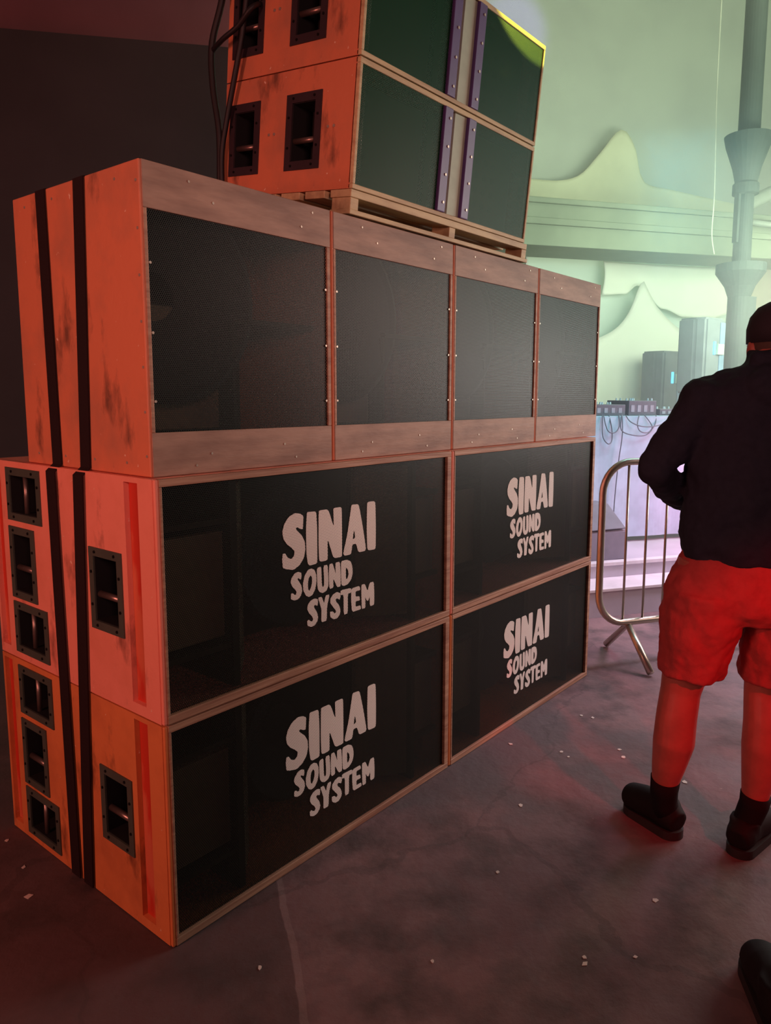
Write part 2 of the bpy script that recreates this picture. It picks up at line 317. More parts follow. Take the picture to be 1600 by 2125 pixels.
# ---------------------------------------------------------------- stencilled logo, traced flat on the sheet (x right, z up, metres)
LOGO_PX = [
 ([(435,430),(402,406),(350,403),(292,440),(248,510),(230,590),(240,655),(272,705),(320,742),(350,775),(345,822),(318,852),(285,842),(258,797),(235,800),(228,860),(235,940),(270,952),(340,958),(400,910),(440,840),(455,760),(450,685),(420,620),(378,578),(360,552),(378,540),(402,556),(430,560),(433,500)], None),
 ([(470,400),(480,390),(550,385),(562,400),(570,560),(572,880),(560,897),(500,915),(480,902),(466,800),(461,560)], None),
 ([(585,385),(600,374),(665,365),(685,385),(733,540),(730,400),(728,362),(740,350),(800,342),(810,360),(813,600),(813,820),(800,832),(745,842),(725,827),(672,650),(673,850),(660,866),(610,878),(590,866),(584,700)], None),
 ([(892,420),(905,325),(918,317),(968,315),(980,335),(1010,500),(1047,745),(1037,772),(985,784),(970,775),(950,700),(915,708),(902,798),(885,810),(840,819),(824,800),(865,610)], [(930,560),(943,640),(916,662)]),
 ([(1058,302),(1075,290),(1125,284),(1139,300),(1143,560),(1141,742),(1130,756),(1075,766),(1060,752),(1054,560)], None),
 ([(415,985),(385,977),(350,993),(320,1040),(311,1080),(325,1120),(355,1150),(370,1175),(363,1200),(350,1205),(335,1186),(315,1190),(314,1245),(345,1258),(385,1245),(412,1210),(424,1165),(417,1110),(392,1072),(377,1050),(386,1037),(412,1055),(417,1020)], None),
 ([(515,944),(480,958),(448,1015),(432,1090),(435,1160),(460,1210),(490,1223),(525,1202),(552,1145),(563,1070),(560,1000),(545,958)], [(506,1010),(520,1032),(521,1075),(511,1130),(495,1163),(482,1150),(479,1100),(486,1040)]),
 ([(568,940),(610,925),(614,1050),(617,1108),(626,1128),(638,1108),(638,1050),(631,917),(672,907),(681,1050),(679,1120),(660,1162),(625,1184),(595,1176),(575,1140),(569,1050)], None),
 ([(689,902),(722,893),(752,1000),(749,940),(750,887),(792,877),(799,1000),(800,1118),(765,1127),(727,1040),(729,1130),(690,1146),(685,1000)], None),
 ([(804,872),(860,858),(896,872),(913,920),(917,980),(906,1045),(872,1095),(832,1116),(808,1106),(803,1000)], [(850,928),(872,960),(877,1000),(868,1038),(851,1050)]),
 ([(576,1243),(545,1238),(505,1260),(480,1300),(473,1340),(490,1380),(520,1412),(532,1440),(520,1463),(505,1460),(490,1444),(472,1460),(476,1505),(510,1516),(546,1500),(572,1460),(580,1420),(567,1370),(542,1330),(537,1310),(551,1300),(572,1311),(578,1280)], None),
 ([(578,1231),(617,1221),(637,1290),(653,1207),(692,1198),(666,1320),(663,1455),(620,1469),(611,1460),(612,1340)], None),
 ([(797,1185),(765,1173),(725,1198),(700,1240),(698,1280),(725,1320),(750,1350),(755,1370),(740,1385),(725,1365),(696,1366),(698,1420),(730,1441),(767,1430),(792,1390),(798,1350),(782,1300),(757,1270),(750,1246),(765,1235),(790,1250),(798,1220)], None),
 ([(799,1157),(902,1133),(903,1180),(869,1190),(869,1382),(829,1397),(828,1200),(801,1206)], None),
 ([(904,1140),(985,1113),(991,1155),(945,1167),(945,1220),(984,1215),(988,1255),(945,1265),(945,1318),(994,1304),(998,1342),(910,1371),(902,1250)], None),
 ([(1002,1102),(1037,1095),(1062,1165),(1084,1082),(1123,1073),(1128,1200),(1126,1296),(1095,1312),(1084,1300),(1084,1215),(1067,1262),(1050,1252),(1040,1215),(1041,1330),(1006,1341),(1002,1200)], None)]
def logo_point(p):
    """undo the photo's perspective: the trace lies on the sheet plane y = 0"""
    px = 540 + p[0] / 4.7059; py = 980 + p[1] / 4.7059
    d = cf + cr * ((px - 859.72) / 1550.3) - cu * ((py - 1022.5) / 1550.3)
    o = m.translation; t = -o.y / d.y; q = o + d * t
    return Vector((q.x - 0.003, -0.0015, (q.z - 0.594) / 1.027))
def logo_curve_mesh():
    cu_ = bpy.data.curves.new('trace', 'CURVE'); cu_.dimensions = '2D'; cu_.fill_mode = 'BOTH'; cu_.extrude = 0.0004
    for outer, hole in LOGO_PX:
        for ring in (outer, hole):
            if not ring: continue
            pts = [logo_point(q) for q in ring]
            # corner-cutting pass softens the hand-cut letter corners
            sm = []
            for i, q in enumerate(pts):
                nx = pts[(i + 1) % len(pts)]; sm += [q.lerp(nx, 0.15), q.lerp(nx, 0.85)]
            s = cu_.splines.new('POLY'); s.points.add(len(sm) - 1); s.use_cyclic_u = True
            for sp, q in zip(s.points, sm): sp.co = (q.x, q.z, 0, 1)
    ob = bpy.data.objects.new('trace', cu_); COL.objects.link(ob)
    dg = bpy.context.evaluated_depsgraph_get(); me = bpy.data.meshes.new_from_object(ob.evaluated_get(dg))
    bpy.data.objects.remove(ob); bm = bmesh.new(); bm.from_mesh(me)
    for v in bm.verts: v.co = Vector((v.co.x, v.co.z, v.co.y))
    return bm

# ---------------------------------------------------------------- recessed handle: lies in y-z plane on a panel facing -x; w along y, h along z
def handle_part(parent, name, y0, z0, w_, h_, vertical_bar, mat, bar_at=0.42, thick=0.022):
    bm = bmesh.new(); t = thick
    plate(bm, -0.004, 0.004, (y0, z0, y0 + w_, z0 + h_), [(y0 + t, z0 + t, y0 + w_ - t, z0 + h_ - t)])
    # cup
    a = (y0 + t, z0 + t); b = (y0 + w_ - t, z0 + h_ - t)
    for yy in (a[0], b[0]): box(bm, (0.0, yy - 0.002, a[1]), (0.085, yy + 0.002, b[1]), 1)
    for zz in (a[1], b[1]): box(bm, (0.0, a[0], zz - 0.002), (0.085, b[0], zz + 0.002), 1)
    box(bm, (0.083, a[0], a[1]), (0.087, b[0], b[1]), 1)
    for fy in (0.2, 0.8):
        for zz in (z0 + t / 2, z0 + h_ - t / 2): disc(bm, (-0.005, y0 + w_ * fy, zz), 0.004, (1, 0, 0), 0.003, 8, 2)
    for fz in (0.3, 0.7):
        for yy in (y0 + t / 2, y0 + w_ - t / 2): disc(bm, (-0.005, yy, z0 + h_ * fz), 0.004, (1, 0, 0), 0.003, 8, 2)
    o = new_obj(name, bm, [mat, BLACK, plain_screw], parent)
    bm = bmesh.new()
    if vertical_bar: tube(bm, [(0.012, y0 + w_ * 0.55, a[1]), (0.012, y0 + w_ * 0.55, b[1])], 0.007, 10)
    else: tube(bm, [(0.012, a[0], z0 + h_ * bar_at), (0.012, b[0], z0 + h_ * bar_at)], 0.009, 10)
    new_obj('grip_bar', bm, BAR, o, smooth=True)
    return o
plain_screw = plain('dark_screw', (0.02, 0.018, 0.018), 0.4, 0.6)

def frame_bm(w_, h_, l, r_, b, t, d=0.018, y=0.0, bev=0.002):
    bm = bmesh.new()
    box(bm, (0.0, y, 0), (w_, y + d, b), 0, bev); box(bm, (0.0, y, h_ - t), (w_, y + d, h_), 0, bev)
    box(bm, (0, y, b), (l, y + d, h_ - t), 0, bev); box(bm, (w_ - r_, y, b), (w_, y + d, h_ - t), 0, bev)
    return bm

# ---------------------------------------------------------------- bass cabinets
def make_bass(paint, loc):
    W_, H_, D_ = 1.192, 0.588, 0.878
    root = empty('bass_cabinet', loc)
    hs = [(0.562, 0.418, 0.768, 0.571), (0.615, 0.188, 0.770, 0.400), (0.562, 0.022, 0.768, 0.176), (0.156, 0.184, 0.311, 0.397)]
    holes = [(h[0] + .012, h[1] + .012, h[2] - .012, h[3] - .012) for h in hs]
    grooves = [(0.074, 0.028, 0.134, 0.575), (0.812, 0.028, 0.866, 0.575)]
    bm = bmesh.new()
    plate(bm, 0.0, 0.014, (0.012, 0, D_, H_), holes + grooves)
    plate(bm, 0.014, 0.020, (0.012, 0, D_, H_), holes, 1)
    box(bm, (0.0, 0.0, 0), (0.012, 0.012, H_), bev=0.004)
    box(bm, (W_ - 0.018, 0.018, 0), (W_, D_, H_)); box(bm, (0.02, 0.018, 0), (W_ - 0.018, D_, 0.018)); box(bm, (0.02, 0.018, H_ - 0.018), (W_ - 0.018, D_, H_)); box(bm, (0.02, D_ - 0.018, 0.018), (W_ - 0.018, D_, H_ - 0.018))
    new_obj('body', bm, [paint, GROOVE], root)
    bm = frame_bm(W_ - 0.010, H_, 0.008, 0.024, 0.021, 0.018)
    bmesh.ops.translate(bm, vec=(0.010, -0.002, 0), verts=bm.verts)
    new_obj('front_frame', bm, EDGE, root)
    # horn baffles behind the sheet
    bm = bmesh.new(); z0, z1 = 0.02, H_ - 0.02
    box(bm, (0.10, 0.34, z0), (W_ - 0.02, 0.36, z1)); box(bm, (0.10, 0.14, z0), (0.11, 0.34, z1))
    box(bm, (0.236, 0.03, z0), (0.258, 0.34, z1)); box(bm, (1.006, 0.03, z0), (1.026, 0.34, z1))
    box(bm, (0.022, 0.04, 0.455), (0.236, 0.14, 0.47)); box(bm, (0.022, 0.04, 0.125), (0.236, 0.14, 0.14)); box(bm, (1.026, 0.04, 0.44), (1.17, 0.34, 0.455)); box(bm, (1.026, 0.04, 0.15), (1.17, 0.34, 0.165))
    new_obj('baffle', bm, INNER, root)
    bm = bmesh.new(); box(bm, (0.058, 0.06, 0.155), (0.232, 0.08, 0.432)); new_obj('port_panel', bm, INNER_LT, root)
    bm = bmesh.new(); box(bm, (1.034, 0.06, 0.165), (1.165, 0.08, 0.425)); new_obj('port_panel', bm, INNER_LT, root)
    bm = bmesh.new(); prism(bm, [(0.262, 0.04, z0 + .02), (0.352, 0.13, z0 + .02), (0.352, 0.15, z0 + .02), (0.262, 0.06, z0 + .02)], (0, 0, H_ - 0.08))
    new_obj('horn_panel', bm, INNER_LT, root)
    bm = bmesh.new(); prism(bm, [(1.004, 0.05, z0 + .02), (0.86, 0.16, z0 + .02), (0.86, 0.18, z0 + .02), (1.004, 0.07, z0 + .02)], (0, 0, H_ - 0.08))
    new_obj('horn_panel', bm, INNER_LT, root)
    bm = bmesh.new(); n = 40
    for (r0, y0_), (r1, y1_) in zip([(0.235, 0.22), (0.22, 0.205), (0.205, 0.22), (0.07, 0.30)], [(0.22, 0.205), (0.205, 0.22), (0.07, 0.30), (0.0, 0.27)]):
        a = [(0.63 + r0 * math.cos(2 * math.pi * k / n), y0_, 0.29 + r0 * math.sin(2 * math.pi * k / n)) for k in range(n)]
        b = [(0.63 + r1 * math.cos(2 * math.pi * k / n), y1_, 0.29 + r1 * math.sin(2 * math.pi * k / n)) for k in range(n)]
        va = [bm.verts.new(q) for q in a]; vb = [bm.verts.new(q) for q in b] if r1 > 0 else None
        tip = bm.verts.new((0.63, y1_, 0.29)) if r1 == 0 else None
        for k in range(n):
            bm.faces.new((va[k], va[(k + 1) % n], vb[(k + 1) % n], vb[k]) if vb else (va[k], va[(k + 1) % n], tip))
    new_obj('driver', bm, CONE, root, smooth=True)
    bm = bmesh.new(); box(bm, (0.012, 0.008, 0.012), (W_ - 0.014, 0.0095, H_ - 0.010))
    g = new_obj('grille', bm, GRILLE, root)
    bm = logo_curve_mesh(); bmesh.ops.translate(bm, vec=(0, 0.0072, 0), verts=bm.verts)
    lo = new_obj('lettering', bm, LETTER, g); lo['label'] = 'white stencilled lettering SINAI SOUND SYSTEM'
    for h, vb in zip(hs, (True, False, True, False)): handle_part(root, 'recessed_handle', h[0], h[1], h[2] - h[0], h[3] - h[1], vb, HANDLE)
    return root
GB = 'lettered bass cabinets in the two bottom rows'
b2 = make_bass(ORANGE_LIT, (0.004, 0, 0.594)); tag(b2, 'salmon-lit orange bass cabinet with strapped side in second row, left, over the bottom left one', 'speaker', GB)
b1 = dup(b2); b1.location = (0.004, 0.0, 0.002)
b2.scale = (1, 1, 1.027)   # the second-row boxes are a touch taller
for ch in COL.objects:
    if ch.parent == b1 and ch.name.startswith('body'):
        ch.data = ch.data.copy(); ch.data.materials[0] = ORANGE
tag(b1, 'darker orange bass cabinet on the floor at the near corner, lowest left', 'speaker', GB)
b3 = dup(b2); b3.location = (1.204, 0.0, 0.594); tag(b3, 'far bass cabinet of second row, its white lettering palest, ending beside the barrier', 'speaker', GB)
b4 = dup(b1); b4.location = (1.204, 0.0, 0.002); tag(b4, 'far bass cabinet on the floor, lettering tinted pink, under the far second-row one', 'speaker', GB)

# ---------------------------------------------------------------- scoop cabinets (third row)
def make_scoop(loc):
    W_, H_, D_ = 0.610, 0.726, 0.620; root = empty('scoop_cabinet', loc); pb, pt = 0.106, 0.105
    bm = bmesh.new(); box(bm, (0, 0, 0), (0.018, D_, H_), bev=0.003); box(bm, (W_ - .018, 0.018, 0), (W_, D_, H_)); box(bm, (.018, .018, 0), (W_ - .018, D_, .018)); box(bm, (.018, .018, H_ - .018), (W_ - .018, D_, H_)); box(bm, (.018, D_ - .018, .018), (W_ - .018, D_, H_ - .018))
    for k in range(7): disc(bm, (0.0, 0.012, 0.05 + k * 0.105), 0.0035, (1, 0, 0), 0.003, 8, 1)
    for z in (0.03, H_ - 0.03):
        for k in range(4): disc(bm, (0.0, 0.1 + k * 0.15, z), 0.0035, (1, 0, 0), 0.003, 8, 1)
    new_obj('body', bm, [ORANGE3, SCREW], root)
    bm = bmesh.new(); fl = 0.006
    rnd = random.Random(3)
    for z0_, z1_, rows in ((0, pb, (0.02, 0.055)), (H_ - pt, H_, (H_ - 0.02, H_ - 0.06))):
        if z0_: bm = bmesh.new()
        box(bm, (fl, -0.002, z0_), (W_, 0.018, z1_), 0, 0.002)
        for zz in rows:
            for k in range(2): disc(bm, (0.1 + k * 0.32 + rnd.random() * 0.12, -0.002, zz + rnd.uniform(-.008, .008)), 0.0032, (0, 1, 0), 0.003, 8, 1)
        new_obj('front_board', bm, [PLANK, SCREW], root)
    for xa, xb in ((fl, 0.016), (W_ - 0.014, W_)):
        bm = bmesh.new(); box(bm, (xa, -0.002, pb), (xb, 0.018, H_ - pt), 0, 0.002); new_obj('edge_strip', bm, EDGE, root)
    bm = bmesh.new(); box(bm, (0.014, 0.003, pb - .004), (W_ - 0.012, 0.0045, H_ - pt + .004))
    g = new_obj('grille', bm, GRILLE, root)
    for z in (0.18, 0.34, 0.50):
        for x in (0.021, W_ - 0.018):
            bm = bmesh.new(); disc(bm, (x, 0.0015, z), 0.0034, (0, 1, 0), 0.004, 8); new_obj('screw', bm, SCREW, g)
    bm = bmesh.new(); box(bm, (0.018, 0.40, 0.02), (W_ - .018, 0.42, H_ - .02)); box(bm, (0.30, 0.05, 0.385), (W_ - .018, 0.40, 0.40)); box(bm, (0.293, 0.055, 0.02), (0.303, 0.40, 0.385))
    # curved scoop throat
    pts = [(0.02, 0.10 + 0.28 * math.sin(a * math.pi / 20), 0.40 + 0.0) for a in range(0)]
    new_obj('baffle', bm, INNER, root)
    bm = bmesh.new(); box(bm, (0.018, 0.12, 0.106), (0.293, 0.135, 0.42))
    new_obj('horn_panel', bm, INNER_LT, root)
    bm = bmesh.new(); n = 40; c = (0.10, 0.44)
    for (r0, y0_), (r1, y1_) in zip([(0.27, 0.06), (0.25, 0.05), (0.235, 0.06)], [(0.25, 0.05), (0.235, 0.06), (0.06, 0.12)]):
        va = []; vb = []
        for k in range(n):
            a = 2 * math.pi * k / n
            for lst, rr, yy in ((va, r0, y0_), (vb, r1, y1_)):
                lst.append(bm.verts.new((max(c[0] + rr * math.cos(a), 0.02), yy, min(c[1] + rr * math.sin(a), 0.70))))
        for k in range(n): bm.faces.new((va[k], va[(k + 1) % n], vb[(k + 1) % n], vb[k]))
    new_obj('driver', bm, CONE, root)
    return root
GS = 'scoop cabinets in the third row'
sc0 = make_scoop((0.022, 0.042, 1.199)); tag(sc0, 'leftmost tall scoop cabinet of third row, orange side crossed by black straps', 'speaker', GS)
for k, lb in enumerate(('second scoop cabinet from the left in third row, under the near end of the pallet', 'third scoop cabinet from the left in third row, under the far end of the pallet', 'rightmost scoop cabinet of third row, nearest the bright screen, greyest grille')):
    c = dup(sc0); c.location = (0.022 + 0.6175 * (k + 1), 0.042, 1.199); tag(c, lb, 'speaker', GS)

# ---------------------------------------------------------------- straps over the near side
def strap(name, pts_b, pts_t, label, wd=0.047):
    """flat webbing: bottom y, top y on the orange side; lies over the top boards too"""
    bm = bmesh.new(); x1, x3 = -0.0028, 0.0185; zt = 1.9275
    path = [(x1, pts_b, 0.006), (x1, pts_b + (pts_t - pts_b) * 0.61, 1.186), (x3, pts_b + (pts_t - pts_b) * 0.63, 1.205), (x3 - 0.001, pts_t, zt - 0.004), (x3 + 0.02, pts_t, zt + 0.002), (0.62, pts_t, zt + 0.002)]
    th = 0.0022; rows = []
    for i, q in enumerate(path):
        a = Vector(path[max(i - 1, 0)]); b = Vector(path[min(i + 1, len(path) - 1)]); t = (b - a).normalized(); nrm = Vector((t.z, 0, -t.x)).normalized() * th
        q = Vector(q); wv = Vector((0, wd / 2, 0)); rows.append([bm.verts.new(q - wv - nrm), bm.verts.new(q + wv - nrm), bm.verts.new(q + wv + nrm), bm.verts.new(q - wv + nrm)])
    for a, b in zip(rows, rows[1:]):
        for k in range(4): bm.faces.new((a[k], a[(k + 1) % 4], b[(k + 1) % 4], b[k]))
    bm.faces.new(rows[0]); bm.faces.new(rows[-1][::-1])
    return tag(new_obj(name, bm, WEB), label, 'strap', 'black straps down the near side')
strap('ratchet_strap', 0.467, 0.494, 'black webbing strap down the orange side, the one farther from the front corner')
strap('ratchet_strap', 0.398, 0.298, 'black webbing strap down the orange side, the one nearer the front corner')

# ---------------------------------------------------------------- pallet and top cabinets, tipped slightly forward
TO = Matrix.Translation((0.7117, 0.0331, 1.929)) @ Matrix.Rotation(math.atan(0.1041), 4, 'X')
def place_top(o, x, y, z): o.matrix_world = TO @ Matrix.Translation((x, y, z))
pal = empty('wooden_pallet', (0, 0, 0)); place_top(pal, 0, 0, 0)
for y in (0.0, 0.11, 0.22, 0.33, 0.44, 0.53):
    bm = bmesh.new(); box(bm, (-0.004, y, 0.048), (1.03, y + 0.085, 0.070), bev=0.002); new_obj('deck_board', bm, PINE, pal)
for y in (0.0, 0.26, 0.52):
    bm = bmesh.new(); box(bm, (-0.004, y, 0.0), (1.045, y + 0.085, 0.014), bev=0.002); new_obj('bottom_board', bm, PINE, pal)
    for x in (0.0, 0.503, 1.0):
        bm = bmesh.new(); box(bm, (x, y + 0.004, 0.014), (x + 0.036, y + 0.081, 0.048), bev=0.002); new_obj('block', bm, PINE, pal)
tag(pal, 'thin pale wooden pallet carrying the two green-grilled top cabinets', 'pallet')
bm = bmesh.new(); prism(bm, [(0, 0, 0), (0, 0.55, 0), (0, 0.55, 0.0555), (0, 0.0, 0.0)][:3], (0.045, 0, 0))
tag(new_obj('timber_wedge', bm, PINE, None, (0.82, 0.06, 1.9255)), 'timber wedge tilting the pallet forward on top of the third row', 'wedge')

def make_top():
    W_, H_, D_ = 1.008, 0.358, 0.605; root = empty('top_cabinet', (0, 0, 0))
    hs = [(0.146, 0.065, 0.300, 0.287), (0.427, 0.065, 0.577, 0.287)]
    holes = [(h[0] + .012, h[1] + .012, h[2] - .012, h[3] - .012) for h in hs]
    bm = bmesh.new(); plate(bm, 0.0, 0.018, (0.012, 0, D_, H_), holes); box(bm, (W_ - .018, .015, 0), (W_, D_, H_)); box(bm, (.018, .015, 0), (W_ - .018, D_, .015)); box(bm, (.018, .015, H_ - .015), (W_ - .018, D_, H_)); box(bm, (.018, D_ - .015, .015), (W_ - .018, D_, H_ - .015))
    for (y, z) in ((0.09, 0.18), (0.115, 0.18), (0.355, 0.18), (0.38, 0.18)): disc(bm, (-0.001, y, z), 0.0045, (1, 0, 0), 0.004, 8, 1)
    new_obj('body', bm, [ORANGE3, SCREW], root)
    bm = frame_bm(W_, H_, 0.012, 0.012, 0.014, 0.016); new_obj('front_frame', bm, PINE, root)
    for x0, x1 in ((0.012, 0.412), (0.59, W_ - 0.012)):
        bm = bmesh.new(); box(bm, (x0, 0.004, 0.013), (x1, 0.0055, H_ - 0.014)); new_obj('grille', bm, GGRILLE, root)
    for x0, x1 in ((0.410, 0.455), (0.548, 0.594)):
        bm = bmesh.new(); box(bm, (x0, -0.006, 0.014), (x1, 0.012, H_ - 0.016), 0, 0.003)
        for k in range(4): disc(bm, ((x0 + x1) / 2 + 0.006, -0.007, 0.045 + k * 0.088), 0.0045, (0, 1, 0), 0.004, 8, 1)
        new_obj('corner_rail', bm, [PURPLE, SCREW], root)
    bm = bmesh.new(); prism(bm, [(0.549, 0.006, 0.016), (0.549, 0.10, 0.016), (0.486, 0.10, 0.016), (0.486, 0.010, 0.016)], (0, 0, H_ - 0.034))
    new_obj('horn_flare', bm, HORN, root)
    bm = bmesh.new(); box(bm, (0.455, 0.10, 0.014), (0.549, 0.11, H_ - .016)); prism(bm, [(0.455, 0.02, 0.165), (0.455, 0.02, 0.195), (0.498, 0.025, 0.170)], (0, 0.02, 0)); new_obj('horn_throat', bm, BLACK, root)
    bm = bmesh.new(); box(bm, (0.11, 0.12, 0.015), (0.45, 0.13, H_ - .015)); box(bm, (0.595, 0.09, 0.015), (W_ - .018, 0.10, H_ - .015))
    for i in range(4):
        for j in range(5): disc(bm, (0.70 + i * 0.055, 0.089, 0.05 + j * 0.052), 0.012, (0, 1, 0), 0.004, 12, 1)
    new_obj('baffle', bm, [INNER, BLACK], root)
    bm = bmesh.new(); tube(bm, [(0.07, 0.05, 0.015), (0.07, 0.05, H_ - .015)], 0.008, 8); new_obj('stay_rod', bm, SCREW, root, smooth=True)
    for h in hs: handle_part(root, 'recessed_handle', h[0], h[1], h[2] - h[0], h[3] - h[1], False, HBLACK, 0.40, 0.026)
    return root
t0 = make_top(); place_top(t0, 0.0, 0.0, 0.072); tag(t0, 'green-grilled top cabinet with purple rails resting on the wooden pallet', 'speaker', 'green-grilled top cabinets')
t1 = dup(t0); place_top(t1, 0.0, 0.0, 0.434); tag(t1, 'green-grilled top cabinet, topmost of the stack and cut off by the photo edge', 'speaker', 'green-grilled top cabinets')

# cables by the top cabinets
def cable(name, pts, r, label, group=None, mat=RUBBER, base=None, n=6):
    bm = bmesh.new(); tube(bm, catmull(pts, n), r, 8); o = new_obj(name, bm, mat, smooth=True)
    if base is not None: o.matrix_world = base
    tag(o, label, 'cable', group); return o
GC = 'black cables at the back of the top cabinets'
cable('cable', [(-.03, .56, .98), (-.03, .60, .70), (-.035, .645, .55), (-.03, .64, .42), (-.02, .612, .28), (-.018, .602, .14), (-.015, .60, .02)], .011, 'outer black cable hanging down the back edge of the top cabinets', GC, base=TO)
cable('cable', [(-.03, .50, .98), (-.04, .47, .70), (-.03, .495, .57), (-.028, .52, .475), (-.022, .57, .31), (-.02, .593, .2), (-.016, .585, .05)], .009, 'inner black cable slanting from the upper handle to the back edge', GC, base=TO)
cable('cable', [(-.034, .64, .53), (-.05, .57, .545), (-.045, .50, .575), (-.04, .44, .62), (.03, .46, .66)], .008, 'short black cable looped into the upper rear handle of the topmost cabinet', GC, base=TO)

# ---------------------------------------------------------------- crowd barrier
STEEL = plain('galvanised_tube', (0.62, 0.56, 0.48), 0.32, 0.85)
bar = empty('crowd_barrier', B(2.31, 3.254), BG_ROT)
def rrect(x0, x1, z0, z1, r, n=8):
    pts = []
    for cx, cz, a0 in ((x1 - r, z1 - r, 0), (x0 + r, z1 - r, 90), (x0 + r, z0 + r, 180), (x1 - r, z0 + r, 270)):
        for k in range(n + 1): a = R(a0 + 90 * k / n); pts.append((cx + r * math.cos(a), 0, cz + r * math.sin(a)))
    return pts + [pts[0]]
bm = bmesh.new(); tube(bm, rrect(-0.185, 2.0, 0.212, 1.062, 0.16), 0.0185, 12, caps=False); new_obj('frame', bm, STEEL, bar, smooth=True)
for k in range(17):
    bm = bmesh.new(); x = -0.035 + k * 0.122; tube(bm, [(x, 0, 0.215), (x, 0, 1.058)], 0.0065, 8); new_obj('upright_bar', bm, STEEL, bar, smooth=True)
for x in (0.0, 1.8):
    bm = bmesh.new(); tube(bm, [(x - 0.02, -0.235, 0.018), (x, 0.0, 0.20), (x + 0.02, 0.22, 0.018)], 0.019, 10); new_obj('leg', bm, STEEL, bar, smooth=True)
tag(bar, 'galvanised steel crowd barrier with rounded corners between stack and person', 'barrier')

# ---------------------------------------------------------------- stage gear
CLOTH = plain('white_tablecloth', (0.46, 0.60, 0.68), 0.85, spec=0.2)
def folds_plane(bm, x0, x1, z0, z1, amp, freq, y=0.0, nx=90, th=0.01, flare=0.0):
    grid = []
    for j in range(9):
        t = j / 8; z = z1 + (z0 - z1) * t
        grid.append([bm.verts.new((x0 + (x1 - x0) * i / nx, y - flare * t + amp * (0.3 + 0.7 * t) * math.sin(freq * i / nx * 6.283 + math.sin(i * 0.21) * 1.3), z)) for i in range(nx + 1)])
    for a, b in zip(grid, grid[1:]):
        for i in range(nx): bm.faces.new((a[i], a[i + 1], b[i + 1], b[i]))
    return grid
tbl = empty('dj_table', B(2.2, 4.87, 0.275), BG_ROT)
bm = bmesh.new(); box(bm, (0, 0, 0.93), (2.6, 0.7, 0.96), bev=0.004); new_obj('tabletop', bm, plain('table_board', (0.5, 0.5, 0.5), 0.6), tbl)
for x in (0.08, 2.5):
    for y in (0.08, 0.62):
        bm = bmesh.new(); tube(bm, [(x, y, 0.0), (x, y, 0.93)], 0.02, 10); new_obj('leg', bm, STEEL, tbl, smooth=True)
tag(tbl, 'long stage table draped in white cloth beyond the barrier', 'table')
bm = bmesh.new(); box(bm, (-0.012, -0.012, 0.96), (2.612, 0.712, 0.966)); folds_plane(bm, -0.014, 2.614, 0.04, 0.962, 0.006, 9, -0.018, flare=0.02)
cl = new_obj('tablecloth', bm, CLOTH, None, B(2.2, 4.87, 0.276), (0, 0, BG_ROT), smooth=False); sm_ = cl.modifiers.new('thick', 'SOLIDIFY'); sm_.thickness = 0.003
tag(cl, 'plain white cloth hanging over the front of the stage table', 'tablecloth')

EQUIP = plain('equipment_grey', (0.10, 0.10, 0.12), 0.5, scale=30); KNOB = plain('knob_light_plastic', (0.55, 0.58, 0.62), 0.4); CYAN = plain('cyan_indicator', (0.1, 0.6, 1.0), 0.4, emit=((0.12, 0.62, 1.0), 1.6))
def deck(name, e, n, w_, d_, h_, label, cat, seed, knobs=10):
    r0 = empty(name, B(e, n, 1.2425), BG_ROT); rn = random.Random(seed)
    bm = bmesh.new(); box(bm, (0, 0, 0), (w_, d_, h_), bev=0.004)
    for k in range(4): box(bm, (0.02 + k * w_ / 4.3, -0.003, h_ * 0.25), (0.02 + k * w_ / 4.3 + 0.03, 0.002, h_ * 0.7), 1)
    new_obj('body', bm, [EQUIP, plain('socket_grey', (0.3, 0.3, 0.34), 0.5)], r0)
    for k in range(knobs):
        bm = bmesh.new(); disc(bm, (0.02 + (w_ - 0.04) * k / (knobs - 1), 0.03 + rn.random() * (d_ - 0.06), h_ + 0.009), 0.008, (0, 0, 1), 0.018, 10, r2=0.006); new_obj('knob', bm, KNOB, r0, smooth=False)
    tag(r0, label, cat)
deck('dj_mixer', 3.42, 4.93, 0.25, 0.30, 0.115, 'dark DJ mixer with light knobs, tallest unit on the stage table', 'mixer', 1)
deck('media_player', 3.12, 4.93, 0.27, 0.30, 0.085, 'low dark player unit left of the mixer, half hidden by the stack', 'DJ player', 2)
deck('effects_unit', 3.72, 4.95, 0.24, 0.22, 0.05, 'flat dark unit right of the mixer on the stage table', 'effects unit', 3, 6)
GJ = 'thin cables tangled over the table front'
lab = ['cable looping widest under the mixer on the table front', 'cable dropping nearly to the barrier top over white cloth', 'short cable bow hanging under the low player unit', 'cable hooked sideways beneath the mixer right end', 'cable crossing under the flat unit at table edge', 'cable hanging in a small loop at the stack edge']
def bgl(pts): return [B(*q) for q in pts]
